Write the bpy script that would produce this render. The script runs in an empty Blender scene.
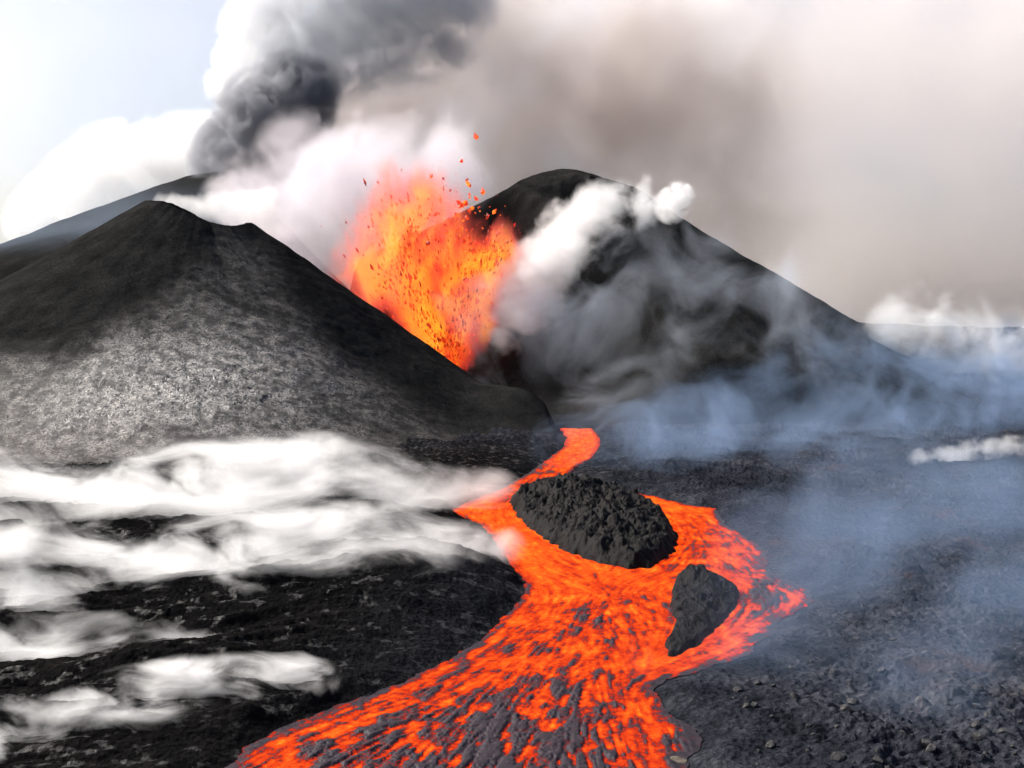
import bpy, bmesh, math, random
import numpy as np
from mathutils import Vector, Matrix

random.seed(7)
RNG = np.random.default_rng(7)
S = bpy.context.scene
COL = S.collection
R = math.radians

# ------------------------------------------------------------------ camera, sky, sun, exposure
F = 1098.0                      # focal length in pixels of the 1024 wide picture
HORIZON = 318.0
CAM_Z = 60.0
PITCH = math.atan((384.0 - HORIZON) / F)
cam = bpy.data.cameras.new('camera')
cam_o = bpy.data.objects.new('camera', cam)
COL.objects.link(cam_o)
cam_o.location = (0, 0, CAM_Z)
cam_o.rotation_euler = (R(90) - PITCH, 0, 0)
cam.sensor_width = 36.0
cam.lens = 36.0 * F / 1024.0
cam.clip_start = 1.0
cam.clip_end = 40000.0
S.camera = cam_o

SUN_ELEV, SUN_AZ = R(40), R(-68)          # azimuth from the viewing direction, negative = left
world = bpy.data.worlds.new('World')
S.world = world
world.use_nodes = True
wn = world.node_tree
sky = wn.nodes.new('ShaderNodeTexSky')
sky.sky_type = 'NISHITA'
sky.sun_disc = False
sky.sun_elevation = SUN_ELEV
sky.sun_rotation = SUN_AZ
sky.dust_density = 4.0
sky.air_density = 0.8
bg = wn.nodes['Background']
wn.links.new(sky.outputs[0], bg.inputs['Color'])
bg.inputs['Strength'].default_value = 0.09
sun_d = bpy.data.lights.new('sun', 'SUN')
sun_d.energy = 5.0
sun_d.angle = R(0.5)
sun_d.color = (1.0, 0.95, 0.88)
sun_o = bpy.data.objects.new('sun', sun_d)
COL.objects.link(sun_o)
to_sun = Vector((math.sin(SUN_AZ) * math.cos(SUN_ELEV), math.cos(SUN_AZ) * math.cos(SUN_ELEV), math.sin(SUN_ELEV)))
sun_o.rotation_euler = (-to_sun).to_track_quat('-Z', 'Y').to_euler()
S.view_settings.view_transform = 'Standard'
S.view_settings.look = 'None'
S.view_settings.gamma = 1.0
S.view_settings.exposure = 0.9
S.render.engine = 'CYCLES'
cy = S.cycles
cy.use_adaptive_sampling = True
cy.adaptive_threshold = 0.05
cy.use_denoising = True
cy.max_bounces = 8
cy.diffuse_bounces = 2
cy.glossy_bounces = 2
cy.volume_bounces = 3
cy.transparent_max_bounces = 32
cy.volume_max_steps = 512
cy.caustics_reflective = False
cy.caustics_refractive = False

# ------------------------------------------------------------------ helpers: picture <-> world
CP, SP = math.cos(PITCH), math.sin(PITCH)


def ray(px, py):
    dx, dz = (px - 512.0) / F, -(py - 384.0) / F
    return np.array([dx, CP + dz * SP, -SP + dz * CP])


def at(px, py, dist):
    """The world point seen at pixel (px, py) at depth y = dist."""
    d = ray(px, py)
    d = d * (dist / d[1])
    return Vector((d[0], d[1], d[2] + CAM_Z))


def on_ground(px, py, z=0.0):
    d = ray(px, py)
    t = (z - CAM_Z) / d[2]
    return np.array([d[0] * t, d[1] * t])


def project(x, y, z):
    zc = z - CAM_Z
    f = y * CP - zc * SP
    u = y * SP + zc * CP
    return 512 + F * x / f, 384 - F * u / f


# ------------------------------------------------------------------ helpers: numpy noise
PERM = RNG.permutation(4096)
GA = RNG.random(4096) * 2 * np.pi
GX, GY = np.cos(GA), np.sin(GA)
JX, JY = RNG.random(4096), RNG.random(4096)


def hsh(i, j):
    return PERM[(PERM[i & 4095] + j) & 4095]


def perlin(x, y):
    xi, yi = np.floor(x).astype(np.int64), np.floor(y).astype(np.int64)
    fx, fy = x - xi, y - yi
    u, v = fx * fx * fx * (fx * (fx * 6 - 15) + 10), fy * fy * fy * (fy * (fy * 6 - 15) + 10)

    def g(a, b):
        h = hsh(xi + a, yi + b)
        return GX[h] * (fx - a) + GY[h] * (fy - b)
    return ((g(0, 0) * (1 - u) + g(1, 0) * u) * (1 - v) + (g(0, 1) * (1 - u) + g(1, 1) * u) * v) * 1.5


def fbm(x, y, octs=5, rough=0.5, lac=2.03):
    a, s, t = 1.0, 0.0, 0.0
    for k in range(octs):
        s = s + a * perlin(x + 17.3 * k, y - 9.1 * k)
        t += a
        a *= rough
        x, y = x * lac, y * lac
    return s / t


def ridged(x, y, octs=4, rough=0.55, lac=2.1):
    a, s, t = 1.0, 0.0, 0.0
    for k in range(octs):
        s = s + a * (1 - 2 * np.abs(perlin(x + 31.7 * k, y + 5.3 * k)))
        t += a
        a *= rough
        x, y = x * lac, y * lac
    return s / t


def worley(x, y):
    xi, yi = np.floor(x).astype(np.int64), np.floor(y).astype(np.int64)
    f1 = np.full(x.shape, 9.0)
    f2 = np.full(x.shape, 9.0)
    cid = np.zeros(x.shape, np.int64)
    for a in (-1, 0, 1):
        for b in (-1, 0, 1):
            h = hsh(xi + a, yi + b)
            d = np.hypot(xi + a + JX[h] - x, yi + b + JY[h] - y)
            n = d < f1
            f2 = np.where(n, f1, np.minimum(f2, d))
            cid = np.where(n, h, cid)
            f1 = np.where(n, d, f1)
    return f1, f2, cid


def sstep(a, b, x):
    t = np.clip((x - a) / (b - a), 0, 1)
    return t * t * (3 - 2 * t)


def seg_dist(x, y, pts, closed=True):
    """Distance to a polyline, and whether inside it (closed)."""
    d2 = np.full(x.shape, 1e18)
    ins = np.zeros(x.shape, bool)
    n = len(pts)
    for i in range(n if closed else n - 1):
        ax, ay = pts[i]
        bx, by = pts[(i + 1) % n]
        ex, ey = bx - ax, by - ay
        t = np.clip(((x - ax) * ex + (y - ay) * ey) / (ex * ex + ey * ey + 1e-12), 0, 1)
        d2 = np.minimum(d2, (x - ax - t * ex) ** 2 + (y - ay - t * ey) ** 2)
        if closed:
            c = (ay > y) != (by > y)
            ins ^= c & (x < ex * (y - ay) / (ey if abs(ey) > 1e-12 else 1e-12) + ax)
    d = np.sqrt(d2)
    return np.where(ins, -d, d) if closed else d


# ------------------------------------------------------------------ helpers: objects
def tag(o, label, cat, group=None, kind=None):
    if label:
        o['label'] = label
    if cat:
        o['category'] = cat
    if group:
        o['group'] = group
    if kind:
        o['kind'] = kind
    return o


def link(name, me, m=None, parent=None):
    o = bpy.data.objects.new(name, me)
    COL.objects.link(o)
    if m:
        me.materials.append(m)
    if parent is not None:
        o.parent = parent
    return o


def empty(name, loc):
    o = bpy.data.objects.new(name, None)
    COL.objects.link(o)
    o.location = loc
    return o


def np_mesh(name, verts, quads, smooth=True, attrs=None):
    me = bpy.data.meshes.new(name)
    nv, nf = len(verts), len(quads)
    me.vertices.add(nv)
    me.vertices.foreach_set('co', np.ascontiguousarray(verts, np.float32).ravel())
    k = quads.shape[1]
    me.loops.add(nf * k)
    me.loops.foreach_set('vertex_index', np.ascontiguousarray(quads, np.int32).ravel())
    me.polygons.add(nf)
    me.polygons.foreach_set('loop_start', np.arange(0, nf * k, k, dtype=np.int32))
    me.polygons.foreach_set('use_smooth', np.full(nf, smooth, bool))
    for n, v in (attrs or {}).items():
        a = me.attributes.new(n, 'FLOAT', 'POINT')
        a.data.foreach_set('value', np.ascontiguousarray(v, np.float32).ravel())
    me.update(calc_edges=True)
    me.validate()
    return me


def grid_quads(nr, nc):
    i = np.arange(nr * nc).reshape(nr, nc)
    return np.stack([i[:-1, :-1], i[:-1, 1:], i[1:, 1:], i[1:, :-1]], -1).reshape(-1, 4)


def grid_mesh(name, X, Y, Z, keep=None, attrs=None):
    nr, nc = X.shape
    v = np.stack([X, Y, Z], -1).reshape(-1, 3)
    q = grid_quads(nr, nc)
    at_ = {k: a.ravel() for k, a in (attrs or {}).items()}
    if keep is not None:
        kf = keep.ravel()
        q = q[kf[q].all(1)]
        used = np.zeros(len(v), bool)
        used[q.ravel()] = True
        idx = np.cumsum(used) - 1
        q = idx[q]
        v = v[used]
        at_ = {k: a[used] for k, a in at_.items()}
    return np_mesh(name, v, q, True, at_)


# ------------------------------------------------------------------ helpers: node expressions
class X_:
    """A node socket with arithmetic, so that a shader reads as a formula."""

    def __init__(self, nt, s):
        self.nt, self.s = nt, s

    def _m(self, op, *a, clamp=False):
        n = self.nt.nodes.new('ShaderNodeMath')
        n.operation = op
        n.use_clamp = clamp
        for i, v in enumerate(a):
            if isinstance(v, X_):
                self.nt.links.new(v.s, n.inputs[i])
            else:
                n.inputs[i].default_value = v
        return X_(self.nt, n.outputs[0])

    def __add__(self, o): return self._m('ADD', self, o)
    __radd__ = __add__
    def __sub__(self, o): return self._m('SUBTRACT', self, o)
    def __rsub__(self, o): return self._m('SUBTRACT', o, self)
    def __mul__(self, o): return self._m('MULTIPLY', self, o)
    __rmul__ = __mul__
    def __truediv__(self, o): return self._m('DIVIDE', self, o)
    def __pow__(self, o): return self._m('POWER', self, o)
    def clamp(self): return self._m('ADD', self, 0.0, clamp=True)
    def min(self, o): return self._m('MINIMUM', self, o)
    def max(self, o): return self._m('MAXIMUM', self, o)
    def smax(self, o, k): return self._m('SMOOTH_MAX', self, o, k)

    def step(self, a, b):
        n = self.nt.nodes.new('ShaderNodeMapRange')
        n.interpolation_type = 'SMOOTHSTEP'
        n.inputs['From Min'].default_value = a
        n.inputs['From Max'].default_value = b
        self.nt.links.new(self.s, n.inputs['Value'])
        return X_(self.nt, n.outputs[0])


class V_:
    def __init__(self, nt, s):
        self.nt, self.s = nt, s

    def _v(self, op, *a, out=0):
        n = self.nt.nodes.new('ShaderNodeVectorMath')
        n.operation = op
        for i, v in enumerate(a):
            if isinstance(v, (V_, X_)):
                self.nt.links.new(v.s, n.inputs[i])
            else:
                n.inputs[i].default_value = v
        return n.outputs[out]

    def __add__(self, o): return V_(self.nt, self._v('ADD', self, o))
    def __sub__(self, o): return V_(self.nt, self._v('SUBTRACT', self, o))
    def __mul__(self, o): return V_(self.nt, self._v('MULTIPLY', self, o))

    def scale(self, f):
        n = self.nt.nodes.new('ShaderNodeVectorMath')
        n.operation = 'SCALE'
        self.nt.links.new(self.s, n.inputs[0])
        if isinstance(f, X_):
            self.nt.links.new(f.s, n.inputs['Scale'])
        else:
            n.inputs['Scale'].default_value = f
        return V_(self.nt, n.outputs[0])

    def length(self): return X_(self.nt, self._v('LENGTH', self, out='Value'))
    def dot(self, o): return X_(self.nt, self._v('DOT_PRODUCT', self, o, out='Value'))

    def sep(self):
        n = self.nt.nodes.new('ShaderNodeSeparateXYZ')
        self.nt.links.new(self.s, n.inputs[0])
        return [X_(self.nt, o) for o in n.outputs]

    def noise(self, scale, detail=3.0, rough=0.55, dist=0.0, color=False):
        n = self.nt.nodes.new('ShaderNodeTexNoise')
        n.inputs['Scale'].default_value = scale
        n.inputs['Detail'].default_value = detail
        n.inputs['Roughness'].default_value = rough
        n.inputs['Distortion'].default_value = dist
        self.nt.links.new(self.s, n.inputs['Vector'])
        return V_(self.nt, n.outputs['Color']) if color else X_(self.nt, n.outputs['Fac'])

    def voronoi(self, scale, feature='F1', out='Distance', rand=1.0):
        n = self.nt.nodes.new('ShaderNodeTexVoronoi')
        n.feature = feature
        n.inputs['Scale'].default_value = scale
        n.inputs['Randomness'].default_value = rand
        self.nt.links.new(self.s, n.inputs['Vector'])
        o = n.outputs[out]
        return V_(self.nt, o) if out == 'Color' else X_(self.nt, o)


def new_mat(name):
    m = bpy.data.materials.new(name)
    m.use_nodes = True
    nt = m.node_tree
    nt.nodes.clear()
    out = nt.nodes.new('ShaderNodeOutputMaterial')
    tc = nt.nodes.new('ShaderNodeTexCoord')
    return m, nt, out, V_(nt, tc.outputs['Object'])


def attr(nt, name):
    n = nt.nodes.new('ShaderNodeAttribute')
    n.attribute_name = name
    return X_(nt, n.outputs['Fac'])


def ramp(nt, f, stops, interp='LINEAR'):
    n = nt.nodes.new('ShaderNodeValToRGB')
    cr = n.color_ramp
    cr.interpolation = interp
    while len(cr.elements) < len(stops):
        cr.elements.new(0.5)
    for e, (p, c) in zip(cr.elements, stops):
        e.position = p
        e.color = (*c, 1)
    nt.links.new(f.s, n.inputs[0])
    return n.outputs[0]


def mix_rgb(nt, f, a, b, blend='MIX'):
    n = nt.nodes.new('ShaderNodeMixRGB')
    n.blend_type = blend
    for sock, v in zip(n.inputs, (f, a, b)):
        if isinstance(v, (X_, V_)):
            nt.links.new(v.s, sock)
        elif isinstance(v, bpy.types.NodeSocket):
            nt.links.new(v, sock)
        elif isinstance(v, tuple):
            sock.default_value = (*v, 1)
        else:
            sock.default_value = v
    return n.outputs[0]


def bump(nt, h, strength, dist, normal=None):
    n = nt.nodes.new('ShaderNodeBump')
    n.inputs['Strength'].default_value = strength
    n.inputs['Distance'].default_value = dist
    nt.links.new(h.s, n.inputs['Height'])
    if normal is not None:
        nt.links.new(normal, n.inputs['Normal'])
    return n.outputs[0]


def principled(nt, out, color, rough, normal=None, spec=0.5):
    b = nt.nodes.new('ShaderNodeBsdfPrincipled')
    for k, v in (('Base Color', color), ('Roughness', rough), ('Normal', normal), ('Specular IOR Level', spec)):
        if v is None:
            continue
        if isinstance(v, (X_, V_)):
            nt.links.new(v.s, b.inputs[k])
        elif isinstance(v, bpy.types.NodeSocket):
            nt.links.new(v, b.inputs[k])
        elif isinstance(v, tuple):
            b.inputs[k].default_value = (*v, 1)
        else:
            b.inputs[k].default_value = v
    nt.links.new(b.outputs[0], out.inputs['Surface'])
    return b


# ------------------------------------------------------------------ materials of the ground
def mat_rubble():
    """Clinkery aa lava of the plain: grey-black, blocky, rusty and ashy in patches."""
    m, nt, out, p = new_mat('clinker_lava')
    left = attr(nt, 'smooth_lava')
    big = p.noise(0.02, 4, 0.6)
    mid = p.noise(0.18, 5, 0.65)
    fine = p.noise(1.3, 4, 0.7)
    t = ((big - 0.5) * 0.9 + (mid - 0.5) * 0.9 + (fine - 0.5) * 0.9 + 0.5).clamp()
    c1 = ramp(nt, t, [(0.22, (0.006, 0.007, 0.009)), (0.5, (0.020, 0.022, 0.029)), (0.74, (0.050, 0.052, 0.062)), (0.95, (0.12, 0.115, 0.110))])
    rust = p.noise(0.045, 3, 0.5, 0.4).step(0.60, 0.72) * (1 - left)
    c1 = mix_rgb(nt, rust * 0.6, c1, (0.055, 0.030, 0.022))
    c2 = ramp(nt, t, [(0.3, (0.004, 0.004, 0.0043)), (0.65, (0.008, 0.0075, 0.0075)), (0.95, (0.017, 0.0145, 0.0125))])
    c = mix_rgb(nt, left, c1, c2)
    ro = (fine * 0.5 + 0.55 - left * 0.28).clamp()
    v = p.voronoi(0.9, 'F1')
    n1 = bump(nt, mid * 1.0 + v * 0.35 + fine * 0.5, 1.0, 1.3)
    principled(nt, out, c, ro, n1, left * (p.noise(0.3, 3, 0.6).step(0.56, 0.72) * 0.25))
    return m


def mat_ash():
    """Black cinder of the cones, with a field of tilted shiny slabs where 'slab' says."""
    m, nt, out, p = new_mat('cinder_ash')
    slab = attr(nt, 'slab')
    dust = attr(nt, 'dust')
    fine = p.noise(0.9, 5, 0.7)
    mid = p.noise(0.06, 4, 0.55)
    gul = (p * (1.0, 1.0, 0.18)).noise(0.09, 4, 0.6)
    t = ((mid - 0.5) * 0.3 + (fine - 0.5) * 0.7 + (gul - 0.5) * 0.3 + (p.noise(2.6, 2, 0.6) - 0.5) * 0.6 + 0.5).clamp()
    c = ramp(nt, t, [(0.28, (0.005, 0.005, 0.005)), (0.52, (0.015, 0.015, 0.0145)), (0.68, (0.028, 0.027, 0.026)), (0.85, (0.075, 0.072, 0.068))])
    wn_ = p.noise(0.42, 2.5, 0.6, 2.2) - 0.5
    worm = (1.0 - wn_.max(wn_ * -1.0) * 10.0).clamp()              # thin curly slab-edge lines, raised and also painted pale as glints
    glint_paint = worm * p.noise(0.16, 3, 0.6).step(0.36, 0.62)
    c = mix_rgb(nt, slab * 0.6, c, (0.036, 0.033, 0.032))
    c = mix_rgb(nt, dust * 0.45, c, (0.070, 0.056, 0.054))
    c = mix_rgb(nt, (slab * glint_paint * 1.3).clamp(), c, (0.55, 0.51, 0.47))  # sun glints on the slabs, painted into the base colour
    h = worm * slab * 0.7 + p.noise(0.5, 4, 0.65) * (slab * 0.8) + fine * 0.35 + mid * 0.4
    n1 = bump(nt, h, 0.8, 0.8)
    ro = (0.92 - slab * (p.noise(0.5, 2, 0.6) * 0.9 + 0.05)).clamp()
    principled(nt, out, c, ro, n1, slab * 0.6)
    return m


def mat_rock():
    m, nt, out, p = new_mat('black_lava_rock')
    mid = p.noise(0.22, 6, 0.65, 0.6)
    fine = p.noise(1.6, 4, 0.7)
    t = (mid * 0.7 + fine * 0.35).clamp()
    c = ramp(nt, t, [(0.38, (0.004, 0.004, 0.0045)), (0.6, (0.011, 0.010, 0.010)), (0.78, (0.036, 0.027, 0.022)), (0.95, (0.08, 0.07, 0.06))])
    n1 = bump(nt, mid + fine * 0.35, 0.9, 1.0)
    principled(nt, out, c, 0.62, n1, 0.06)
    return m


def mat_lava():
    """Molten lava: crust and glow from the 'heat' of each place in the stream."""
    m, nt, out, p = new_mat('molten_lava')
    heat = attr(nt, 'melt')
    fine = p.noise(1.4, 4, 0.7, 1.2)
    cr = (p + (p.noise(0.6, 3, 0.6, 0, True) - (0.5, 0.5, 0.5)).scale(2.5)).voronoi(0.42, 'DISTANCE_TO_EDGE')
    crack = (1.0 - cr * 9.0).clamp() * p.noise(0.12, 2, 0.5).step(0.42, 0.62) * heat.step(-0.75, -0.1)
    h = heat + (fine - 0.5) * 0.9
    h = h.max(crack * 0.42 - 0.06)
    glow = ramp(nt, h.clamp(), [(0.16, (0.0, 0.0, 0.0)), (0.27, (0.10, 0.004, 0.002)), (0.37, (0.42, 0.020, 0.003)),
                                (0.55, (0.54, 0.045, 0.004)), (0.75, (0.66, 0.085, 0.006)), (0.97, (0.85, 0.17, 0.010))])
    crust = ramp(nt, p.noise(1.1, 4, 0.7), [(0.3, (0.010, 0.008, 0.011)), (0.7, (0.034, 0.026, 0.034))])
    hot = h.step(0.16, 0.34)
    crust = mix_rgb(nt, hot, crust, (0.004, 0.003, 0.003))
    b = principled(nt, out, crust, hot * 0.4 + 0.5, bump(nt, heat * -0.6 + fine * 0.5, 0.6, 0.5), (1 - hot) * 0.12)
    nt.links.new(glow, b.inputs['Emission Color'])
    b.inputs['Emission Strength'].default_value = 1.0
    return m


M_RUBBLE, M_ASH, M_ROCK, M_LAVA = mat_rubble(), mat_ash(), mat_rock(), mat_lava()

# ------------------------------------------------------------------ the lava stream's outline, read off the photograph onto the plain z = 0
BANK = [(549, 417), (562, 417), (576, 424), (590, 430), (598, 438), (598, 446), (590, 458), (572, 468), (566, 478), (580, 484), (596, 489), (625, 492), (652, 497), (682, 505),
        (712, 509), (722, 525), (745, 540), (764, 553), (762, 570), (782, 580), (805, 591), (808, 602), (790, 612), (772, 622), (772, 632), (748, 645),
        (745, 655), (715, 664), (690, 672), (662, 680), (645, 690), (654, 704), (662, 716), (686, 730), (694, 745), (678, 760), (690, 800), (720, 900), (760, 1020),
        (-160, 1020), (60, 880), (190, 800), (236, 768), (252, 750), (292, 728), (345, 708), (400, 688), (450, 664), (486, 642), (505, 622), (526, 602), (531, 584),
        (515, 566), (500, 545), (488, 528), (470, 519), (452, 512), (470, 503), (505, 488), (530, 474), (552, 458), (567, 446), (566, 436), (558, 426)]
ISLE_A = [(507, 503), (520, 493), (545, 487), (580, 486), (612, 493), (645, 503), (668, 520), (681, 541), (674, 558), (652, 570), (628, 571), (594, 564), (562, 552),
          (538, 538), (518, 522)]
ISLE_B = [(678, 580), (695, 571), (718, 580), (742, 595), (741, 607), (722, 630), (700, 648), (678, 659), (664, 660), (661, 648), (674, 624), (666, 608), (668, 592)]


def outline(pts):
    return [tuple(on_ground(*q)) for q in pts]


W_BANK, W_A, W_B = outline(BANK), outline(ISLE_A), outline(ISLE_B)

RX0, RX1, RY0, RY1, RS = -140.0, 150.0, 92.0, 690.0, 0.5
gx = np.arange(RX0, RX1, RS)
gy = np.arange(RY0, RY1, RS)
GXX, GYY = np.meshgrid(gx, gy)
wob = 1.2 * fbm(GXX * 0.25, GYY * 0.25, 4)
SD_R = seg_dist(GXX, GYY, W_BANK) + wob
SD_A = seg_dist(GXX, GYY, W_A) + wob * 1.6
SD_B = seg_dist(GXX, GYY, W_B) + wob * 0.7


def sample(F_, x, y, fill):
    u, v = (x - RX0) / RS, (y - RY0) / RS
    ok = (u >= 0) & (v >= 0) & (u < F_.shape[1] - 1.001) & (v < F_.shape[0] - 1.001)
    u, v = np.clip(u, 0, F_.shape[1] - 1.001), np.clip(v, 0, F_.shape[0] - 1.001)
    i, j = u.astype(int), v.astype(int)
    a, b = u - i, v - j
    r = (F_[j, i] * (1 - a) + F_[j, i + 1] * a) * (1 - b) + (F_[j + 1, i] * (1 - a) + F_[j + 1, i + 1] * a) * b
    return np.where(ok, r, fill)


# the gully from the fountain down to where the stream leaves the cones
GULLY = [(-52, 735), (-30, 690), (0, 640), (32, 590), (34, 560)]


def far_rise(x, y):
    return 50.0 * sstep(600, 1000, y + 0.3 * x) * (1 - 0.25 * sstep(250, 700, x)) - 14 * sstep(1500, 5000, y)


# ------------------------------------------------------------------ ground: one sheet to the horizon
def ground_height(x, y):
    z = 1.6 + 1.6 * fbm(x * 0.018, y * 0.018, 4) + far_rise(x, y) + 7.0 * fbm(x * 0.006 + 2, y * 0.004, 4) * sstep(800, 1050, y)
    r1 = ridged(x * 0.06, y * 0.06, 5, 0.6)
    f1, f2, _ = worley(x * 0.42 + 0.6 * fbm(x * .2, y * .2, 2), y * 0.42)
    blk = np.clip(f2 - f1, 0, 0.6)
    rub = 1.3 * r1 + 1.3 * blk + 1.1 * fbm(x * 0.3, y * 0.3, 5, 0.68)
    hump = ridged(x * 0.022 + 3, y * 0.022, 3, 0.5)
    rub = rub * (0.55 + 0.6 * sstep(-0.5, 0.6, fbm(x * 0.03 + 7, y * 0.03, 3))) + 2.2 * hump
    p1, p2, pid = worley(x * 0.10 + 0.35 * fbm(x * .1, y * .1, 3), y * 0.085 + 0.35 * fbm(x * .1 + 5, y * .1, 3))
    rub = rub + 1.5 * ((pid % 53) / 53.0 - 0.4) * np.clip((p2 - p1) * 5, 0, 1)
    left = sstep(60, -40, x - 0.10 * (y - 200) + 18 * fbm(x * 0.01, y * 0.012, 3))
    # the ropy ridges of the left bank run across the view
    xr = x * 0.97 + y * 0.24
    yr = -x * 0.24 + y * 0.97
    rope = 4.0 * ridged(xr * 0.008, yr * 0.042, 5, 0.5) + 1.3 * fbm(xr * 0.08, yr * 0.3, 4, 0.6)
    near_l = left * sstep(460, 330, y)
    z = z + (1 - 0.75 * near_l) * rub * (0.85 + 0.4 * sstep(300, 700, y)) + near_l * (rope + 0.3)
    sd = sample(SD_R, x, y, 60.0)
    bank = sstep(-0.5, 7.0, sd)
    z = z * (0.45 + 0.55 * sstep(4, 26, sd))
    lev = 0.7 * np.exp(-((sd - 5) / 6.0) ** 2)
    z = np.where(sd < 14, z * bank + (-0.15) * (1 - bank) + lev * bank * (0.7 + 0.8 * fbm(x * .2, y * .2, 3)), z)
    # black levee mound of the left bank
    mound = 4.0 * np.exp(-(((x + 28) / 34) ** 2 + ((y - 240) / 26) ** 2)) * sstep(1, 14, sd) * (1 + 0.5 * fbm(x * .12, y * .2, 4))
    return z + mound, left * sstep(620, 430, y)


def build_ground():
    rows = np.concatenate([CAM_Z * F / (np.linspace(1060, 430, 820) - HORIZON), np.linspace(590, 1040, 170)[1:], np.geomspace(1040, 9000, 60)[1:]])
    u = np.linspace(-1, 1, 1150)
    Y = np.repeat(rows[:, None], len(u), 1)
    X = u[None, :] * (0.62 * Y + 45)
    Z, left = ground_height(X, Y)
    me = grid_mesh('ground', X, Y, Z, attrs={'smooth_lava': left})
    o = link('ground', me, M_RUBBLE)
    tag(o, 'rough grey-black clinker lava plain around the glowing stream', 'ground', kind='structure')


build_ground()


# ------------------------------------------------------------------ hills: the cinder cones
def softplus(z, k):
    return k * np.logaddexp(0, z / k)


def wrap(a):
    return (a + np.pi) % (2 * np.pi) - np.pi


def cone_left(x, y):
    c = at(200, 200, 640)
    dx, dy = x - c.x, y - 640.0
    r = np.hypot(dx, dy)
    th = np.arctan2(dy, dx)                      # 0 = right, -pi/2 = towards the camera
    rr = r + 3.5 * fbm(x * 0.02, y * 0.02, 4) + 1.2 * fbm(th * 6, r * 0.01, 3)
    wl = 0.5 - 0.5 * np.cos(th)                  # 1 on the left
    slope = 0.70 - 0.10 * wl
    rim = 119 + 16 * wl ** 2 + 2 * np.sin(th * 3 + 1)
    R0 = 27.0
    z = rim - (rr - R0) * slope
    crater = rim - 4 - (R0 - rr) * 0.6
    z = np.where(rr < R0, crater, z)
    z = np.minimum(z, rim - 1.5 + 0 * z)
    z = softplus(z, 7.0)
    # the raised apron of older lava in front and to the left
    apron = 44 * sstep(395, 610, y + 14 * fbm(x * .01, y * .01, 3)) * sstep(-20, -150, x) + 2.2 * ridged(x * 0.012, y * 0.05, 4) * sstep(-60, -140, x)
    k = 6.0
    z = k * np.logaddexp(z / k, apron / k) - k * 0.69
    # nose of the foot beside the stream
    nose = 17 * np.exp(-(((x - 6) / 24) ** 2 + ((y - 590) / 34) ** 2))
    z = z + nose * sstep(0, 10, seg_dist(x, y, GULLY, False) - 6)
    z = z + 0.5 * fbm(x * 0.15, y * 0.15, 4, 0.6)
    return z


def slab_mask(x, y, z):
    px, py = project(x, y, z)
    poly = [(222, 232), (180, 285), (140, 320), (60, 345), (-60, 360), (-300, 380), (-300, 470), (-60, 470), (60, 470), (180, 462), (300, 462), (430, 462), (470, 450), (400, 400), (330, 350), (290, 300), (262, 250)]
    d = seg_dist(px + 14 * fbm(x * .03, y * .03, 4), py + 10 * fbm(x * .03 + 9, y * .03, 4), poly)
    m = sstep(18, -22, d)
    strength = 0.14 + 0.80 * np.exp(-(((px - 190) / 130) ** 2 + ((py - 385) / 55) ** 2)) + 0.35 * np.exp(-(((px - 60) / 120) ** 2 + ((py - 425) / 40) ** 2))  # slabs and their painted glints are strongest mid-apron
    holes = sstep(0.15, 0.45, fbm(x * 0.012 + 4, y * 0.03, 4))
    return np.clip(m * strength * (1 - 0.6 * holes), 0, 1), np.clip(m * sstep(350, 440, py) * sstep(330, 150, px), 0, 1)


def build_cone_left():
    xs = np.linspace(-560, 45, 760)
    ys = np.concatenate([np.linspace(372, 660, 560), np.linspace(660, 960, 150)[1:]])
    X, Y = np.meshgrid(xs, ys)
    Z = cone_left(X, Y)
    edge = np.minimum(sstep(372, 400, Y), sstep(45, 20, X))
    sl, du = slab_mask(X, Y, Z)
    fx, f2, cid = worley(X * 0.35, Y * 0.35)
    Z = Z + sl * (0.35 * ((cid % 97) / 97.0) * np.clip((f2 - fx) * 3, 0, 1) + 0.7 * fbm(X * .3, Y * .3, 4, .65))
    Z = np.where(edge < 1, Z * edge - 4 * (1 - edge), Z)
    keep = Z > -3.0
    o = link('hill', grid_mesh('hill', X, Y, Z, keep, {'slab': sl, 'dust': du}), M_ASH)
    tag(o, 'nearer black cinder cone at the left, its front strewn with glinting slabs', 'cinder cone', kind='structure')


def cone_right(x, y):
    c = at(590, 200, 800)
    dx, dy = x - c.x, y - 800.0
    r = np.hypot(dx, dy)
    th = np.arctan2(dy, dx)
    rr = r + 4 * fbm(x * 0.018 + 3, y * 0.018, 4)
    wr = 0.5 + 0.5 * np.cos(th)
    wb = 0.5 + 0.5 * np.sin(th)                  # 1 at the back
    slope = 0.50 + 0.10 * wr - 0.10 * (1 - wr) * wb
    rim = 134 + 36 * wb * (1 - 0.35 * wr) + 3 * np.sin(th * 2 + 0.5)
    R0 = 40.0 + 22 * (1 - wr) * wb
    z = rim - (rr - R0) * slope
    z = np.where(rr < R0, rim - (R0 - rr) * 0.06, z)
    z = z + 11 * np.exp(-(((x - at(562, 0, 830).x) / 32) ** 2 + ((y - 850) / 50) ** 2))
    z = softplus(z, 16.0)
    d = seg_dist(x, y, GULLY, False)
    cut = sstep(16, 84, d + 10 * fbm(x * .02, y * .02, 3))
    z = z * cut + (3 + 22 * sstep(600, 730, y)) * (1 - cut)
    z = z + 1.4 * ridged(x * .03, y * .03, 4) + 0.6 * fbm(x * 0.16, y * 0.16, 4, 0.6)
    return np.maximum(z, far_rise(x, y) + 0.5 + 2.0 * ridged(x * .03, y * .03, 4) - 3 * sstep(230, 330, r))


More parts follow.
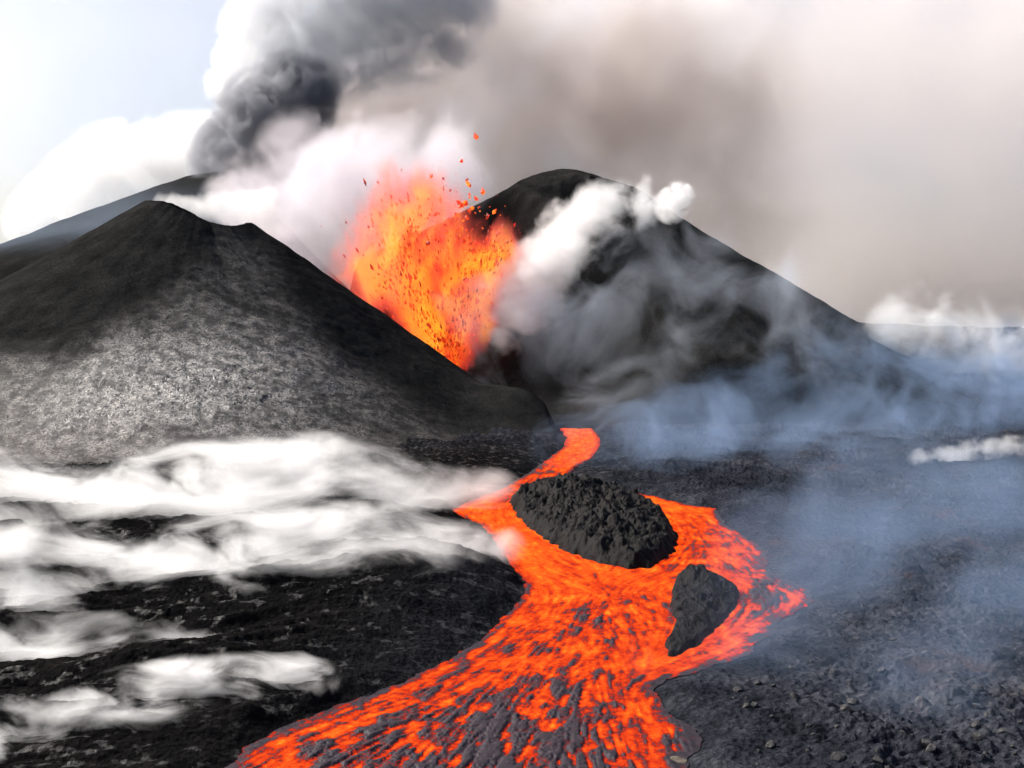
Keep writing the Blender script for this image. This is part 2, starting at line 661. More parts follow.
def build_cone_right():
    xs = np.linspace(-130, 420, 620)
    ys = np.concatenate([np.linspace(560, 860, 480), np.linspace(860, 1100, 110)[1:]])
    X, Y = np.meshgrid(xs, ys)
    Z = cone_right(X, Y)
    edge = np.minimum(np.minimum(sstep(560, 600, Y), sstep(420, 340, X)), np.minimum(sstep(-130, -110, X), sstep(1100, 1060, Y)))
    Z = Z * edge - 5 * (1 - edge)
    nul = np.zeros_like(Z)
    o = link('hill', grid_mesh('hill', X, Y, Z, Z > -4, {'slab': nul, 'dust': nul}), M_ASH)
    tag(o, 'breached dark cinder cone behind the fountain, white steam drifting off its crater', 'cinder cone', kind='structure')


def build_cone_far():
    xs = np.linspace(-760, 160, 260)
    ys = np.linspace(760, 1500, 220)
    X, Y = np.meshgrid(xs, ys)
    c = at(222, 163, 1080)
    r = np.hypot((X - c.x) * np.where(X > c.x, 2.4, 1.0), (Y - 1080) * 0.9) + 8 * fbm(X * .01, Y * .01, 4)
    Z = c.z - 8 - softplus(r - 20, 14) * 0.44
    Z = np.maximum(softplus(Z, 12), far_rise(X, Y) + 1) + 1.2 * fbm(X * .05, Y * .05, 4)
    Z = Z - 30 * sstep(60, 0, np.minimum(np.minimum(X + 760, 160 - X), np.minimum(Y - 760, 1500 - Y)))
    nul = np.zeros_like(Z)
    o = link('hill', grid_mesh('hill', X, Y, Z, None, {'slab': nul, 'dust': nul}), M_ASH)
    tag(o, 'hazy blue-grey shoulder of the farther cone at the left, below the dark ash column', 'cinder cone', kind='structure')


build_cone_left()
build_cone_right()
build_cone_far()

# ------------------------------------------------------------------ the lava stream
PATHS = [  # (pixels along the current, weight)
    [(578, 424), (586, 440), (572, 462), (535, 484), (490, 505), (485, 515), (505, 540), (535, 568), (560, 592), (545, 622), (480, 662), (400, 704), (300, 744), (150, 830)],
    [(535, 568), (590, 588), (622, 600), (625, 640), (622, 690), (640, 730), (655, 780), (680, 900)],
    [(578, 480), (625, 495), (680, 514), (712, 540), (742, 565), (775, 590), (796, 602), (770, 625), (725, 648), (680, 670), (640, 686), (625, 720)],
    [(690, 545), (660, 575), (628, 584), (600, 600), (570, 650), (520, 720), (480, 800)],
    [(720, 575), (752, 595), (748, 612), (715, 645), (680, 664)],
]
CRUST = [(575, 432, .0), (590, 446, .0), (570, 462, .10), (545, 478, .42), (575, 482, .15), (515, 495, .32), (485, 508, .1), (480, 518, .0), (505, 535, .0), (520, 560, .02), (548, 580, .05),
         (590, 585, .12), (640, 582, .10), (560, 600, .2), (600, 612, .5), (565, 628, .5), (610, 600, .3), (622, 590, .2), (640, 600, .25), (600, 496, .12), (630, 496, .1), (665, 510, .02), (690, 520, .18), (705, 535, .35),
         (690, 548, .3), (720, 552, .25), (745, 565, .3), (735, 580, .12), (752, 600, .22), (748, 575, .5), (772, 590, .75), (773, 602, 1.15), (768, 612, 1.0), (764, 588, 1.0), (777, 596, 1.1), (760, 602, .7), (795, 600, .1), (785, 612, .12), (760, 622, .3),
         (735, 630, .32), (725, 650, .22), (700, 662, .35), (680, 668, .3), (650, 684, .3), (655, 655, .15), (650, 620, .3), (640, 610, .3), (628, 640, .22), (630, 672, .28), (634, 705, .26), (650, 735, .3), (655, 760, .34), (680, 740, .75),
         (505, 605, .12), (510, 622, .18), (480, 645, .2), (440, 672, .26), (390, 695, .3), (340, 715, .32), (290, 735, .32), (262, 755, .34), (245, 775, .4),
         (530, 640, .38), (560, 660, .3), (520, 665, .32), (580, 645, .3), (600, 640, .42), (480, 680, .42), (590, 670, .42), (450, 705, .6), (500, 700, .62), (540, 690, .55), (590, 700, .66), (420, 725, .66), (380, 735, .62),
         (470, 735, .78), (520, 735, .9), (550, 755, .95), (490, 760, .9), (580, 740, .75), (600, 765, .8), (330, 760, .62), (400, 765, .85), (610, 730, .55), (450, 720, .55), (300, 800, .7), (450, 850, .8), (640, 850, .5), (750, 900, .6)]


def build_river():
    st = 0.36
    xs = np.arange(-120, 130, st)
    ys = np.arange(94, 680, st)
    X, Y = np.meshgrid(xs, ys)
    # direction of the current
    DX, DY, WS = np.zeros_like(X), np.zeros_like(X), np.zeros_like(X) + 1e-9
    for path in PATHS:
        w = [on_ground(*q) for q in path]
        for a, b in zip(w[:-1], w[1:]):
            e = b - a
            L = np.hypot(*e)
            t = np.clip(((X - a[0]) * e[0] + (Y - a[1]) * e[1]) / (L * L), 0, 1)
            d2 = (X - a[0] - t * e[0]) ** 2 + (Y - a[1] - t * e[1]) ** 2
            k = 1.0 / (d2 + 4.0) ** 2
            DX += k * e[0] / L
            DY += k * e[1] / L
            WS += k
    n = np.hypot(DX, DY) + 1e-9
    DX, DY = DX / n, DY / n

    def smear(Nz, steps, sgn=1):
        acc = Nz.copy()
        for s_ in (1, -1):
            cx, cy_ = np.indices(Nz.shape)[::-1].astype(float)
            cx, cy_ = cx.copy(), cy_.copy()
            for _ in range(steps):
                i = np.clip(cx.round().astype(int), 0, Nz.shape[1] - 1)
                j = np.clip(cy_.round().astype(int), 0, Nz.shape[0] - 1)
                cx += s_ * DX[j, i]
                cy_ += s_ * DY[j, i]
                acc += Nz[np.clip(cy_.round().astype(int), 0, Nz.shape[0] - 1), np.clip(cx.round().astype(int), 0, Nz.shape[1] - 1)]
        acc /= 2 * steps + 1
        return (acc - acc.mean()) / acc.std()

    a_ = smear(fbm(X * 0.9, Y * 0.9, 4, 0.8), 4)
    b_ = smear(fbm(X * 0.45 + 40, Y * 0.45, 4, 0.65), 15)
    c_ = fbm(X * 0.18 + 11, Y * 0.11, 4, 0.6) * 3.0
    c_ = c_ / c_.std()
    nz = 0.5 + 0.15 * a_ + 0.12 * b_ + 0.17 * c_
    # crust fraction interpolated between the traced places
    PX, PY = project(X, Y, np.zeros_like(X))
    num, den = np.zeros_like(X), np.zeros_like(X)
    for (u, v, c) in CRUST:
        k = 1.0 / ((PX - u) ** 2 + (1.5 * (PY - v)) ** 2 + 60.0) ** 1.7
        num += k * c
        den += k
    crust = num / den
    heat = 0.5 + (nz - 0.5) * (0.40 + 0.95 * np.clip(crust, 0, 0.75)) - crust * 0.84 + 0.225
    sd = sample(SD_R, X, Y, 50.0)
    heat = heat - 0.35 * sstep(-1.6, 0.3, sd)
    # mesh rows follow the distance: fine near, coarse far
    rows = CAM_Z * F / (np.linspace(1010, 416, 770) - HORIZON)
    u = np.linspace(-0.36, 0.30, 860)
    YY = np.repeat(rows[:, None], len(u), 1)
    XX = u[None, :] * YY

    def smp(Fld, fill):
        uu, vv = (XX - xs[0]) / st, (YY - ys[0]) / st
        uu, vv = np.clip(uu, 0, Fld.shape[1] - 1.001), np.clip(vv, 0, Fld.shape[0] - 1.001)
        i, j = uu.astype(int), vv.astype(int)
        a, b = uu - i, vv - j
        return (Fld[j, i] * (1 - a) + Fld[j, i + 1] * a) * (1 - b) + (Fld[j + 1, i] * (1 - a) + Fld[j + 1, i + 1] * a) * b
    H = smp(heat, 0)
    SD = sample(SD_R, XX, YY, 50.0)
    Z = 0.25 + 0.03 * np.maximum(YY - 560, 0) + np.clip(0.35 - H, 0, 0.5) * 0.8 * sstep(0.8, -3.0, SD) + 0.15 * fbm(XX * .3, YY * .3, 3)
    o = link('lava_stream', grid_mesh('lava_stream', XX, YY, Z, SD < 1.2, {'melt': H}), M_LAVA)
    tag(o, 'glowing orange lava stream that splits round two black islands and fans out under dark crust', 'lava flow')


build_river()


# ------------------------------------------------------------------ rocks in and beside the stream
def build_island(field, ht, label, seed, knobs=()):
    ok = field < 4
    js, is_ = np.where(ok)
    x0, x1, y0, y1 = gx[is_.min()] - 1, gx[is_.max()] + 1, gy[js.min()] - 1, gy[js.max()] + 1
    xs, ys = np.linspace(x0, x1, 260), np.linspace(y0, y1, 300)
    X, Y = np.meshgrid(xs, ys)
    sd = sample(field, X, Y, 50.0)
    inr = np.clip(-sd, 0, None)
    mx = inr.max()
    prof = sstep(0, 0.16, inr / mx) * (0.45 + 0.55 * (inr / mx) ** 0.8)
    f1, f2, cid = worley(X * 0.16 + seed, Y * 0.13)
    g1, g2, gid = worley(X * 0.45 + seed, Y * 0.40)
    rug = 0.75 * ridged(X * 0.07 + seed, Y * 0.06, 5, 0.6) + 0.5 * fbm(X * .2 + seed, Y * .2, 5, .7) + 0.55 * ((cid % 61) / 61.0 - 0.5) * np.clip((f2 - f1) * 4, 0, 1) + 0.25 * ((gid % 61) / 61.0 - 0.5) * np.clip((g2 - g1) * 5, 0, 1)
    Z = (ht * prof * (0.72 + 0.6 * rug) + 1.5 * prof * rug) - 1.2 + 1.5 * sstep(0, 1.5, inr)
    for kx, ky, kh, kr in knobs:
        c = on_ground(kx, ky)
        Z = Z + kh * np.exp(-(((X - c[0]) / kr) ** 2 + ((Y - c[1]) / (kr * 1.3)) ** 2)) * (1 + 0.6 * fbm(X * .3, Y * .3, 4, .65))
    o = link('lava_island', grid_mesh('lava_island', X, Y, Z, sd < 2.0), M_ROCK)
    tag(o, label, 'lava island')


build_island(SD_A, 6.0, 'largest hump of rugged black lava standing in the fork of the stream', 3.0)
build_island(SD_B, 1.5, 'low dark lava island with a knob at its far end, ringed by the right branch', 8.0, [(697, 588, 3.2, 4.5), (725, 596, 1.2, 4)])


# ------------------------------------------------------------------ smoke, steam and the fountain's glow
def smoke_mat(name, caps, D, color, scale, amp, soft, step, detail=3.0, rough=0.55, warp=0.0, warp_scale=None, aniso=0.15, stretch=(1, 1, 1), emit=None, bias=0.0,
              dims=100.0, fade=None, dist=0.0, absorb=None, power=1.0, squash=None, gaps=0.0, gap_scale=None, billow=False):
    m, nt, out, p = new_mat(name)
    q = p
    if warp:
        w = p.noise(warp_scale or scale * 0.5, 2, 0.5, 0, True) - (0.5, 0.5, 0.5)
        q = p + w.scale(warp)
    q0 = q
    if squash:
        q = q * squash
    f = None
    for a, b, ra, rb, wt in caps:
        e = b - a
        L2 = max(e.length_squared, 1e-6)
        pa = q - tuple(a)
        if e.length < 0.01:
            d = pa.length() * (1.0 / ra)
        else:
            h = (pa.dot(tuple(e)) * (1.0 / L2)).clamp()
            v = V_(nt, nt.nodes.new('ShaderNodeVectorMath').outputs[0])
            n = v.s.node
            n.operation = 'MULTIPLY_ADD'
            n.inputs[1].default_value = tuple(-e)
            nt.links.new(h.s, n.inputs[0])
            nt.links.new(pa.s, n.inputs[2])
            d = v.length()
            d = d / (h * (rb - ra) + ra) if abs(rb - ra) > 0.05 * ra else d * (1.0 / ra)
        fi = wt - d * wt if wt != 1 else 1.0 - d
        f = fi if f is None else f.smax(fi, 0.15)
    qs = q0 * stretch
    if billow:                              # rounded lobes with sharp creases, as in a boiling cloud
        n, wt_, sc = None, 1.0, scale
        for _ in range(4):
            e_ = qs.noise(sc, 0.0, 0.5) - 0.5
            e_ = e_.max(e_ * -1.0) * (2.2 * wt_)
            n = e_ if n is None else n + e_
            wt_, sc = wt_ * 0.55, sc * 2.17
        n = n * 1.25
    else:
        n = qs.noise(scale, detail, rough, dist)
    val = f + (n - 0.5) * amp + bias
    if gaps:
        val = val + (qs.noise(gap_scale or scale * 0.3, 1.5, 0.5) - 0.5) * gaps
    val = val * (1.0 / soft)
    den = val.clamp()
    # nothing leaves the hull: the density dies where the outline's own field does
    den = den * f.step(-0.26, 0.10)
    if power != 1.0:
        den = den ** power
    if fade:
        axis, a, b = fade
        den = den * p.sep()[axis].step(a, b)
    pv = nt.nodes.new('ShaderNodeVolumePrincipled')
    pv.inputs['Color'].default_value = (*color, 1)
    pv.inputs['Anisotropy'].default_value = aniso
    if absorb:
        pv.inputs['Absorption Color'].default_value = (*absorb, 1)
    nt.links.new((den * D).s, pv.inputs['Density'])
    if emit:
        stops, strength, lo, hi = emit
        g = (f + (n - 0.5) * amp * 1.2).step(lo, hi)
        nt.links.new(ramp(nt, g, stops), pv.inputs['Emission Color'])
        nt.links.new((den * strength).s, pv.inputs['Emission Strength'])
    nt.links.new(pv.outputs[0], out.inputs['Volume'])
    m.cycles.volume_step_rate = step / (dims / 10.0)
    return m


def hull_mesh(name, caps, grow=1.28):
    """The closed convex outline round a set of capsules, every face turned outwards."""
    ico = bmesh.new()
    bmesh.ops.create_icosphere(ico, subdivisions=2, radius=1.0)
    ball = [v.co.copy() for v in ico.verts]
    ico.free()
    bm = bmesh.new()
    for a, b, ra, rb, wt in caps:
        for c, r in ((a, ra), (b, rb)):
            for v in ball:
                bm.verts.new(c + v * (r * grow * 1.03))
    bmesh.ops.convex_hull(bm, input=bm.verts[:])
    bmesh.ops.delete(bm, geom=[v for v in bm.verts if not v.link_faces], context='VERTS')
    mid = sum((v.co for v in bm.verts), Vector()) / len(bm.verts)
    bm.normal_update()
    bmesh.ops.reverse_faces(bm, faces=[f for f in bm.faces if f.normal.dot(f.calc_center_median() - mid) < 0])
    me = bpy.data.meshes.new(name)
    bm.to_mesh(me)
    bm.free()
    return me


def cap(p0, p1, wt=1.0):
    """(px, py, distance, radius in px) twice -> world capsule."""
    a, b = at(*p0[:3]), at(*p1[:3])
    return [a, b, p0[3] * p0[2] / F, p1[3] * p1[2] / F, wt]


def gcap(p0, p1, wt=1.0):
    """(px, py on the ground, height above it, radius in m) twice -> world capsule lying on the plain."""
    g0, g1 = on_ground(p0[0], p0[1], 2.0), on_ground(p1[0], p1[1], 2.0)
    return [Vector((*g0, 2.0 + p0[2])), Vector((*g1, 2.0 + p1[2])), p0[3], p1[3], wt]


def smoke(name, label, cat, caps, parent=None, grow=1.28, group=None, squash=None, **kw):
    c = sum(((k[0] + k[1]) / 2 for k in caps), Vector()) / len(caps)
    sq = Vector(squash or (1, 1, 1))
    loc = [[(k[0] - c) * sq, (k[1] - c) * sq, *k[2:]] for k in caps]
    me = hull_mesh(name, loc, grow)
    for v in me.vertices:
        v.co = Vector((v.co.x / sq.x, v.co.y / sq.y, v.co.z / sq.z))
    co = [v.co for v in me.vertices]
    dims = sum(max(v[i] for v in co) - min(v[i] for v in co) for i in range(3)) / 3
    m = smoke_mat(name + '_vapour', loc, dims=dims, squash=squash, **kw)
    o = link(name, me, m, parent)
    o.location = c
    if label:
        tag(o, label, cat, group)
    return o


smoke('steam_cloud', 'pale steam curling along the top of the brown ash cloud at the top edge', 'steam cloud',
      [cap((450, 5, 1230, 36), (560, -5, 1230, 50)), cap((560, -5, 1230, 50), (700, 15, 1230, 62)), cap((660, 60, 1230, 36), (650, 150, 1230, 24))],
      D=0.014, color=(0.97, 0.95, 0.945), scale=0.012, amp=4.4, soft=1.1, step=20, detail=5, rough=0.6, warp=40, warp_scale=0.01, bias=-0.15, dist=0.6)
# the great plume of ash drifting away to the right, behind everything
smoke('ash_cloud', 'big brownish grey ash cloud hanging over the fountain and the breached cone', 'ash cloud',
      [cap((360, 110, 1250, 75), (500, 100, 1250, 115)), cap((500, 100, 1250, 115), (660, 120, 1280, 135)), cap((660, 120, 1280, 135), (830, 190, 1360, 120)), cap((520, 200, 1250, 85), (720, 250, 1280, 90))],
      D=0.014, color=(0.60, 0.53, 0.50), scale=0.009, amp=3.6, soft=1.3, fade=(0, 330.0, 10.0), step=24, detail=4.5, rough=0.58, warp=70, warp_scale=0.007, bias=0.25, dist=0.5)
smoke('ash_cloud', 'pale pinkish veil of thinned ash filling the sky at the right', 'ash cloud',
      [cap((460, 10, 1700, 90), (720, 20, 1700, 130)), cap((720, 60, 1700, 150), (1000, 100, 1700, 200)), cap((780, 230, 1700, 170), (1080, 260, 1700, 180))],
      D=0.0036, color=(0.99, 0.935, 0.90), scale=0.005, amp=2.0, soft=1.0, step=50, detail=3.5, warp=60, warp_scale=0.004, bias=0.3)
smoke('ash_cloud', 'blue-grey ash smoke spreading at the top above the dark column', 'ash cloud',
      [cap((262, 95, 1100, 42), (310, 40, 1110, 66)), cap((310, 40, 1110, 66), (400, -20, 1120, 90))],
      D=0.03, color=(0.66, 0.68, 0.72), scale=0.018, amp=2.8, soft=0.7, step=10, billow=True, warp=22, warp_scale=0.012, bias=0.1)
smoke('cloud', 'thin white cloud veil over the pale blue sky at the upper left', 'cloud',
      [cap((-150, 60, 3200, 170), (60, 70, 3200, 190)), cap((60, 70, 3200, 190), (260, 40, 3200, 190))],
      D=0.0005, color=(0.999, 0.999, 0.999), scale=0.002, amp=2.4, soft=1.4, step=130, detail=4, warp=150, warp_scale=0.0015, bias=0.1)
smoke('ash_column', 'dense dark grey ash column boiling up from behind the left cones', 'ash column',
      [cap((225, 215, 1070, 40), (240, 160, 1070, 44)), cap((240, 160, 1070, 44), (262, 118, 1070, 42)), cap((262, 118, 1070, 42), (290, 100, 1075, 44))],
      D=0.09, color=(0.42, 0.43, 0.47), scale=0.030, amp=2.6, soft=0.45, step=7, billow=True, warp=14, warp_scale=0.02, bias=0.15)
smoke('steam_cloud', 'brilliant white steam billows rising behind the far left slope', 'steam cloud',
      [cap((30, 220, 1250, 26), (110, 175, 1250, 46)), cap((110, 175, 1250, 46), (205, 165, 1250, 48))],
      D=0.03, color=(0.999, 0.999, 0.999), scale=0.018, amp=2.6, soft=0.45, step=10, billow=True, warp=14, warp_scale=0.02, bias=0.1)
smoke('steam_cloud', 'white sunlit steam edge climbing along the left side of the dark ash column', 'steam cloud',
      [cap((228, 85, 1180, 22), (248, 40, 1180, 28)), cap((248, 40, 1180, 28), (275, -20, 1180, 36))],
      D=0.05, color=(0.999, 0.999, 0.999), scale=0.025, amp=2.6, soft=0.45, step=10, billow=True, warp=10, warp_scale=0.03, bias=0.1)
smoke('steam_cloud', 'white steam drape spilling over the crest of the nearer left cone', 'steam cloud',
      [cap((165, 203, 690, 11), (215, 206, 680, 16)), cap((215, 206, 680, 16), (262, 212, 685, 24))],
      D=0.07, color=(0.999, 0.998, 0.998), scale=0.05, amp=4.2, soft=0.8, step=4, detail=5, warp=6)
smoke('smoke_veil', 'faint blue haze over the far slope at the left edge', 'smoke',
      [cap((-60, 270, 880, 60), (120, 235, 880, 70)), cap((120, 235, 880, 70), (240, 230, 880, 50))],
      D=0.0045, color=(0.60, 0.74, 0.95), scale=0.01, amp=1.5, soft=1.2, step=25, detail=3, warp=20)
smoke('steam_cloud', 'pale lilac steam bank between the left cone and the fire fountain', 'steam cloud',
      [cap((250, 195, 830, 40), (320, 180, 830, 64)), cap((295, 245, 810, 50), (340, 205, 820, 54)), cap((320, 180, 830, 64), (440, 170, 820, 58)), cap((330, 260, 800, 32), (370, 290, 800, 40))],
      D=0.034, color=(0.90, 0.86, 0.90), scale=0.022, amp=4.0, soft=1.0, step=9, detail=5.5, rough=0.6, warp=20, warp_scale=0.02, bias=0.15, dist=0.5)
smoke('steam_cloud', 'white steam streaming off the crater of the breached cone down towards the fountain', 'steam cloud',
      [cap((640, 203, 735, 27), (590, 216, 725, 32)), cap((590, 216, 725, 32), (530, 285, 690, 46)), cap((530, 285, 690, 42), (503, 338, 675, 20))],
      D=0.075, color=(0.997, 0.994, 0.994), scale=0.034, amp=4.6, soft=0.75, step=4.5, detail=5.5, rough=0.62, warp=14, warp_scale=0.03, bias=0.0, dist=0.3)
smoke('steam_puff', 'small white steam puff alone above the right shoulder of the breached cone', 'steam puff',
      [cap((672, 205, 760, 16), (679, 197, 760, 15))],
      D=0.13, color=(0.998, 0.994, 0.994), scale=0.075, amp=2.6, soft=0.4, step=2.5, billow=True, warp=5, bias=0.1)
smoke('smoke_veil', 'thin grey smoke wisps trailing across the face of the breached cone', 'smoke',
      [cap((520, 330, 630, 80), (640, 300, 650, 95)), cap((640, 300, 650, 95), (760, 290, 650, 80)), cap((600, 390, 600, 70), (820, 370, 600, 75))],
      D=0.015, color=(0.76, 0.84, 0.97), scale=0.022, amp=5.6, soft=1.8, bias=-0.45, step=7, detail=5.5, rough=0.6, warp=26, warp_scale=0.02, dist=1.0)
smoke('smoke_veil', 'blue smoke lying over the lava plain below the right cone', 'smoke',
      [cap((640, 445, 430, 100), (800, 425, 500, 120)), cap((800, 425, 500, 120), (1020, 410, 560, 130)), cap((860, 375, 640, 110), (1060, 375, 640, 115))], squash=(1, 0.8, 1.9),
      D=0.020, color=(0.36, 0.50, 0.74), scale=0.026, amp=6.5, soft=1.9, bias=-0.35, step=7, detail=5.5, rough=0.62, warp=26, warp_scale=0.022, dist=1.2)
smoke('steam_cloud', 'white steam curls rising at the right edge above the blue smoke', 'steam cloud',
      [cap((905, 318, 700, 34), (985, 335, 690, 40)), cap((985, 335, 690, 40), (1040, 380, 680, 46))],
      D=0.045, color=(0.99, 0.992, 0.996), scale=0.032, amp=5.5, soft=0.9, bias=-0.15, step=6, detail=5.5, rough=0.6, warp=14, dist=0.8)
smoke('steam_puff', 'white steam wisp low on the plain near the right edge, under the blue smoke', 'steam puff',
      [cap((915, 458, 420, 9), (955, 452, 430, 13)), cap((955, 452, 430, 13), (1030, 444, 440, 12))],
      D=0.12, color=(0.99, 0.992, 0.996), scale=0.09, amp=4.5, soft=0.9, bias=-0.1, step=2.5, detail=5, warp=5)
smoke('smoke_veil', 'faint bluish haze drifting low over the rubble right of the stream', 'smoke',
      [gcap((740, 660, 3, 18), (880, 560, 8, 30)), gcap((880, 560, 8, 30), (1030, 540, 10, 36)), gcap((960, 700, 5, 20), (1060, 620, 6, 24))], squash=(1, 1, 1.5),
      D=0.015, color=(0.46, 0.65, 0.97), scale=0.035, amp=4.2, soft=2.0, bias=-0.05, step=6, detail=5, rough=0.6, warp=14, dist=0.8)
STEAM = dict(color=(0.999, 0.996, 0.993), detail=6, rough=0.67, stretch=(0.45, 1.0, 1.0), squash=(1, 1, 2.0), dist=0.8)
smoke('ground_steam', 'broad white steam bank sweeping left from the stream below the left cone', 'steam',
      [gcap((470, 505, 4, 15), (330, 508, 4, 32)), gcap((330, 508, 4, 32), (60, 522, 4, 36)), gcap((60, 522, 4, 36), (-60, 535, 4, 36))],
      D=0.12, scale=0.055, amp=8.0, soft=1.1, gaps=2.0, gap_scale=0.03, bias=-0.38, step=3.2, warp=9, **STEAM)
smoke('ground_steam', 'white steam sheet blowing over the black levee left of the fork', 'steam',
      [gcap((474, 556, 2.5, 12), (380, 570, 2.5, 22)), gcap((380, 570, 2.5, 22), (120, 590, 2.5, 25)), gcap((120, 590, 2.5, 25), (-60, 610, 2.5, 25))],
      D=0.16, scale=0.08, amp=8.0, soft=1.1, gaps=2.2, gap_scale=0.045, bias=-0.40, step=2.4, warp=7, **STEAM)
smoke('ground_steam', 'low white steam tongue nearest the bottom left corner', 'steam',
      [gcap((300, 684, 1, 6), (190, 700, 1, 9)), gcap((190, 700, 1, 9), (60, 730, 1, 8)), gcap((60, 730, 1, 8), (-30, 755, 1, 8))],
      D=0.32, scale=0.16, amp=8.0, soft=1.1, gaps=1.8, gap_scale=0.08, bias=-0.3, step=1.5, warp=3.5, **STEAM)
smoke('ground_steam', 'thin white steam streak between the two black ridges at the left edge', 'steam',
      [gcap((190, 645, 1, 6), (0, 652, 1, 11)), gcap((0, 652, 1, 11), (-60, 658, 1, 11))],
      D=0.22, scale=0.12, amp=6.0, soft=1.2, gaps=1.6, gap_scale=0.06, bias=-0.25, step=1.8, warp=4, **STEAM)


# ------------------------------------------------------------------ the fire fountain
def mat_spray():
    m, nt, out, p = new_mat('molten_spatter')
    oi = nt.nodes.new('ShaderNodeObjectInfo')
    n = p.noise(0.22, 3, 0.7) + (X_(nt, oi.outputs['Random']) - 0.5) * 0.35
    g = ramp(nt, n, [(0.25, (0.10, 0.004, 0.001)), (0.4, (0.42, 0.016, 0.003)), (0.55, (0.60, 0.06, 0.005)), (0.75, (0.85, 0.2, 0.012))])
    b = principled(nt, out, (0.02, 0.01, 0.008), 0.6)
    nt.links.new(g, b.inputs['Emission Color'])
    b.inputs['Emission Strength'].default_value = 1.2
    return m


M_SPRAY = mat_spray()


def blob(bm, c, r, stretch=1.0, axis=None):
    """One ragged clot: a roughened octahedron drawn out along its flight."""
    axis = axis or Vector((random.gauss(0, 1), random.gauss(0, 1), random.gauss(0, 1))).normalized()
    q = axis.to_track_quat('Z', 'Y').to_matrix()
    pts = [Vector(v) * r * random.uniform(0.6, 1.25) for v in ((1, 0, 0), (0, 1, 0), (-1, 0, 0), (0, -1, 0))] + [Vector((0, 0, r * stretch)), Vector((0, 0, -r * stretch * random.uniform(0.6, 1)))]
    vs = [bm.verts.new(c + q @ p) for p in pts]
    for i in range(4):
        bm.faces.new((vs[i], vs[(i + 1) % 4], vs[4]))
        bm.faces.new((vs[(i + 1) % 4], vs[i], vs[5]))


FOUNT = [((452, 372, 722, 19), (402, 268, 722, 64)), ((452, 372, 722, 19), (468, 275, 722, 50)), ((402, 268, 722, 64), (410, 228, 722, 60)), ((468, 275, 722, 50), (496, 250, 722, 34))]


def build_fountain():
    base = at(455, 372, 722)
    root = empty('lava_fountain', base)
    tag(root, 'orange and yellow fire fountain of molten lava bursting up between the two cones', 'lava fountain')
    bm = bmesh.new()
    for _ in range(4500):
        a, b, = random.choice(FOUNT)
        t = random.random() ** 0.7
        px, py, r = (a[i] + (b[i] - a[i]) * t for i in (0, 1, 3))
        k = abs(random.gauss(0, 0.40))
        an = random.uniform(0, 2 * math.pi)
        c = at(px + r * k * math.cos(an), py + r * k * math.sin(an), 722 + random.gauss(0, 14))
        up = (c - (base - Vector((0, 0, 30)))).normalized()
        blob(bm, c - base, 0.16 + 0.8 * random.random() ** 3, random.uniform(1.4, 4.0), up)
    me = bpy.data.meshes.new('molten_spatter')
    bm.to_mesh(me)
    bm.free()
    link('molten_spatter', me, M_SPRAY, root)
    caps = [cap(*c) for c in FOUNT]
    g = smoke('incandescent_spray', None, None, caps, D=0.11, color=(0.30, 0.16, 0.14), scale=0.05, amp=4.6, soft=2.0, step=3.5, detail=5.5, rough=0.62, warp=12, stretch=(1.0, 1.0, 0.6), dist=0.6, bias=0.05,
              emit=([(0.0, (0.85, 0.02, 0.02)), (0.3, (1.0, 0.045, 0.010)), (0.55, (1.0, 0.12, 0.005)), (0.8, (1.05, 0.30, 0.008)), (1.0, (1.15, 0.52, 0.03))], 0.070, -0.05, 1.20))
    g.parent = root
    g.location = g.location - base


build_fountain()


def build_clots():
    bm = bmesh.new()
    blob(bm, Vector(), 1.0, 1.3, Vector((0.2, 0, 1)).normalized())
    me = bpy.data.meshes.new('lava_clot')
    bm.to_mesh(me)
    bm.free()
    me.materials.append(M_SPRAY)
    first = bpy.data.objects.new('lava_clot', me)
    spots = [(476, 137, 2.4), (461, 161, 1.6), (468, 184, 2.2), (483, 192, 2.6), (494, 212, 2.2)]
    words = ['topmost glowing clot, hurled far above the fountain', 'small glowing clot just below the topmost one', 'glowing clot at the left of the pair over the fountain',
             'glowing clot at the right of the pair over the fountain', 'glowing clot flung out before the breached cone']
    for i in range(150):
        o = first if i == 0 else first.copy()
        COL.objects.link(o)
        if i < len(spots):
            px, py, r = spots[i]
            tag(o, words[i], 'lava clot', 'glowing clots in flight')
        else:
            px, py = random.gauss(462, 20), random.gauss(228, 24)
            r = 0.35 + 1.7 * random.random() ** 2.5
            tag(o, 'one of many glowing orange clots falling in a swarm beside the fountain', 'lava clot', 'glowing clots in flight')
        o.location = at(px, py, 700 + random.uniform(-14, 14))
        o.rotation_euler = (random.uniform(-0.8, 0.8), random.uniform(-0.8, 0.8), random.uniform(0, 6))
        o.scale = (r * random.uniform(0.5, 1.0), r * random.uniform(0.5, 1.0), r)


build_clots()


# ------------------------------------------------------------------ loose blocks on the plain
def rock_mesh(name, seed, rx, ry, rz, sub=3):
    bm = bmesh.new()
    bmesh.ops.create_icosphere(bm, subdivisions=sub, radius=1.0)
    rnd = random.Random(seed)
    cuts = [(Vector((rnd.gauss(0, 1), rnd.gauss(0, 1), rnd.gauss(0, 0.8))).normalized(), rnd.uniform(0.5, 0.9)) for _ in range(12)]
    co = np.array([v.co[:] for v in bm.verts])
    f = 1 + 0.25 * fbm(co[:, 0] * 1.7 + seed, co[:, 1] * 1.7 + co[:, 2] * 1.3, 4, 0.65)
    for v, k in zip(bm.verts, f):
        p = v.co * k
        for n, d in cuts:
            e = p.dot(n) - d
            if e > 0:
                p -= n * e * 0.9
        v.co = Vector((p.x * rx, p.y * ry, p.z * rz))
    me = bpy.data.meshes.new(name)
    bm.to_mesh(me)
    bm.free()
    return me


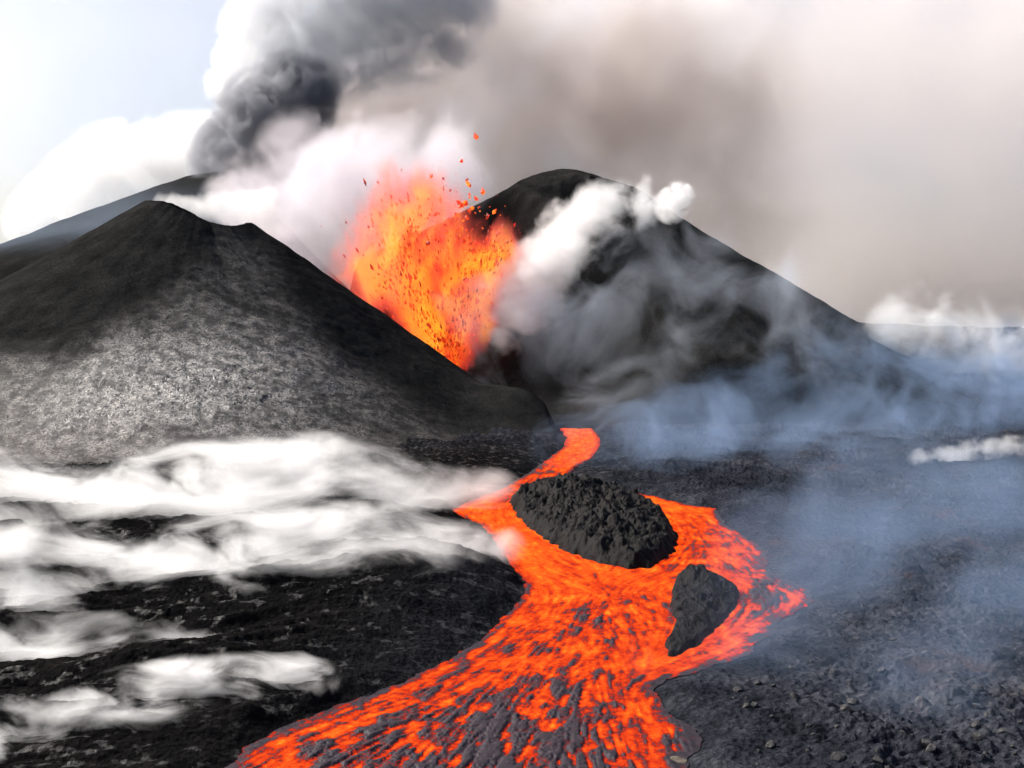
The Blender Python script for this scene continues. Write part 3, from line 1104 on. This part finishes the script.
def mat_block(name, lo, hi):
    m, nt, out, p = new_mat(name)
    n = p.noise(1.4, 5, 0.65)
    principled(nt, out, ramp(nt, n, [(0.35, lo), (0.7, hi)]), 0.9, bump(nt, n, 0.8, 0.3), 0.05)
    return m


def build_blocks():
    grey = mat_block('grey_block_rock', (0.02, 0.02, 0.022), (0.075, 0.072, 0.072))
    tan = mat_block('tan_block_rock', (0.05, 0.042, 0.034), (0.15, 0.125, 0.10))
    kinds = []
    for i in range(4):
        me = rock_mesh('lava_block', 11 + i, 1.0, 0.8, 0.6, 2)
        me.materials.append(grey)
        kinds.append(bpy.data.objects.new('lava_block', me))
    used = set()
    n = 0
    while n < 90:
        px, py = random.uniform(650, 1040), random.triangular(560, 790, 790)
        g = on_ground(px, py, 2.0)
        if sample(SD_R, np.array([g[0]]), np.array([g[1]]), 60.0)[0] < 9:
            continue
        k = random.randrange(4)
        o = kinds[k] if k not in used else kinds[k].copy()
        used.add(k)
        COL.objects.link(o)
        z = float(ground_height(np.array([g[0]]), np.array([g[1]]))[0][0])
        r = 0.35 + 1.0 * random.random() ** 3
        o.location = (g[0], g[1], z + 0.2 * r)
        o.rotation_euler = (random.uniform(-0.4, 0.4), random.uniform(-0.4, 0.4), random.uniform(0, 6))
        o.scale = (r, r, r)
        tag(o, 'one of many angular grey lava blocks lying on the plain right of the stream', 'lava block', 'loose lava blocks on the plain')
        n += 1
    for (px, py, r, lab) in ((655, 748, 1.5, 'tan lava slab on the rubble just right of the stream, at the bottom edge'), (1008, 706, 1.1, 'pale tan lava slab by the right edge of the rubble plain')):
        me = rock_mesh('lava_block', int(px), 1.2, 0.9, 0.5, 2)
        g = on_ground(px + 22, py, 2.0)
        z = float(ground_height(np.array([g[0]]), np.array([g[1]]))[0][0])
        o = link('lava_block', me, tan)
        o.location = (g[0], g[1], z + 0.25)
        o.scale = (r, r, r)
        tag(o, lab, 'lava block', 'loose lava blocks on the plain')
    me = rock_mesh('lava_outcrop', 5, 15, 9, 10.0, 5)
    o = link('lava_outcrop', me, M_ROCK)
    g = on_ground(8, 556, 2.0)
    o.location = (g[0], g[1], 3.0)
    tag(o, 'black lava outcrop standing out of the white steam at the left edge', 'lava outcrop')


build_blocks()
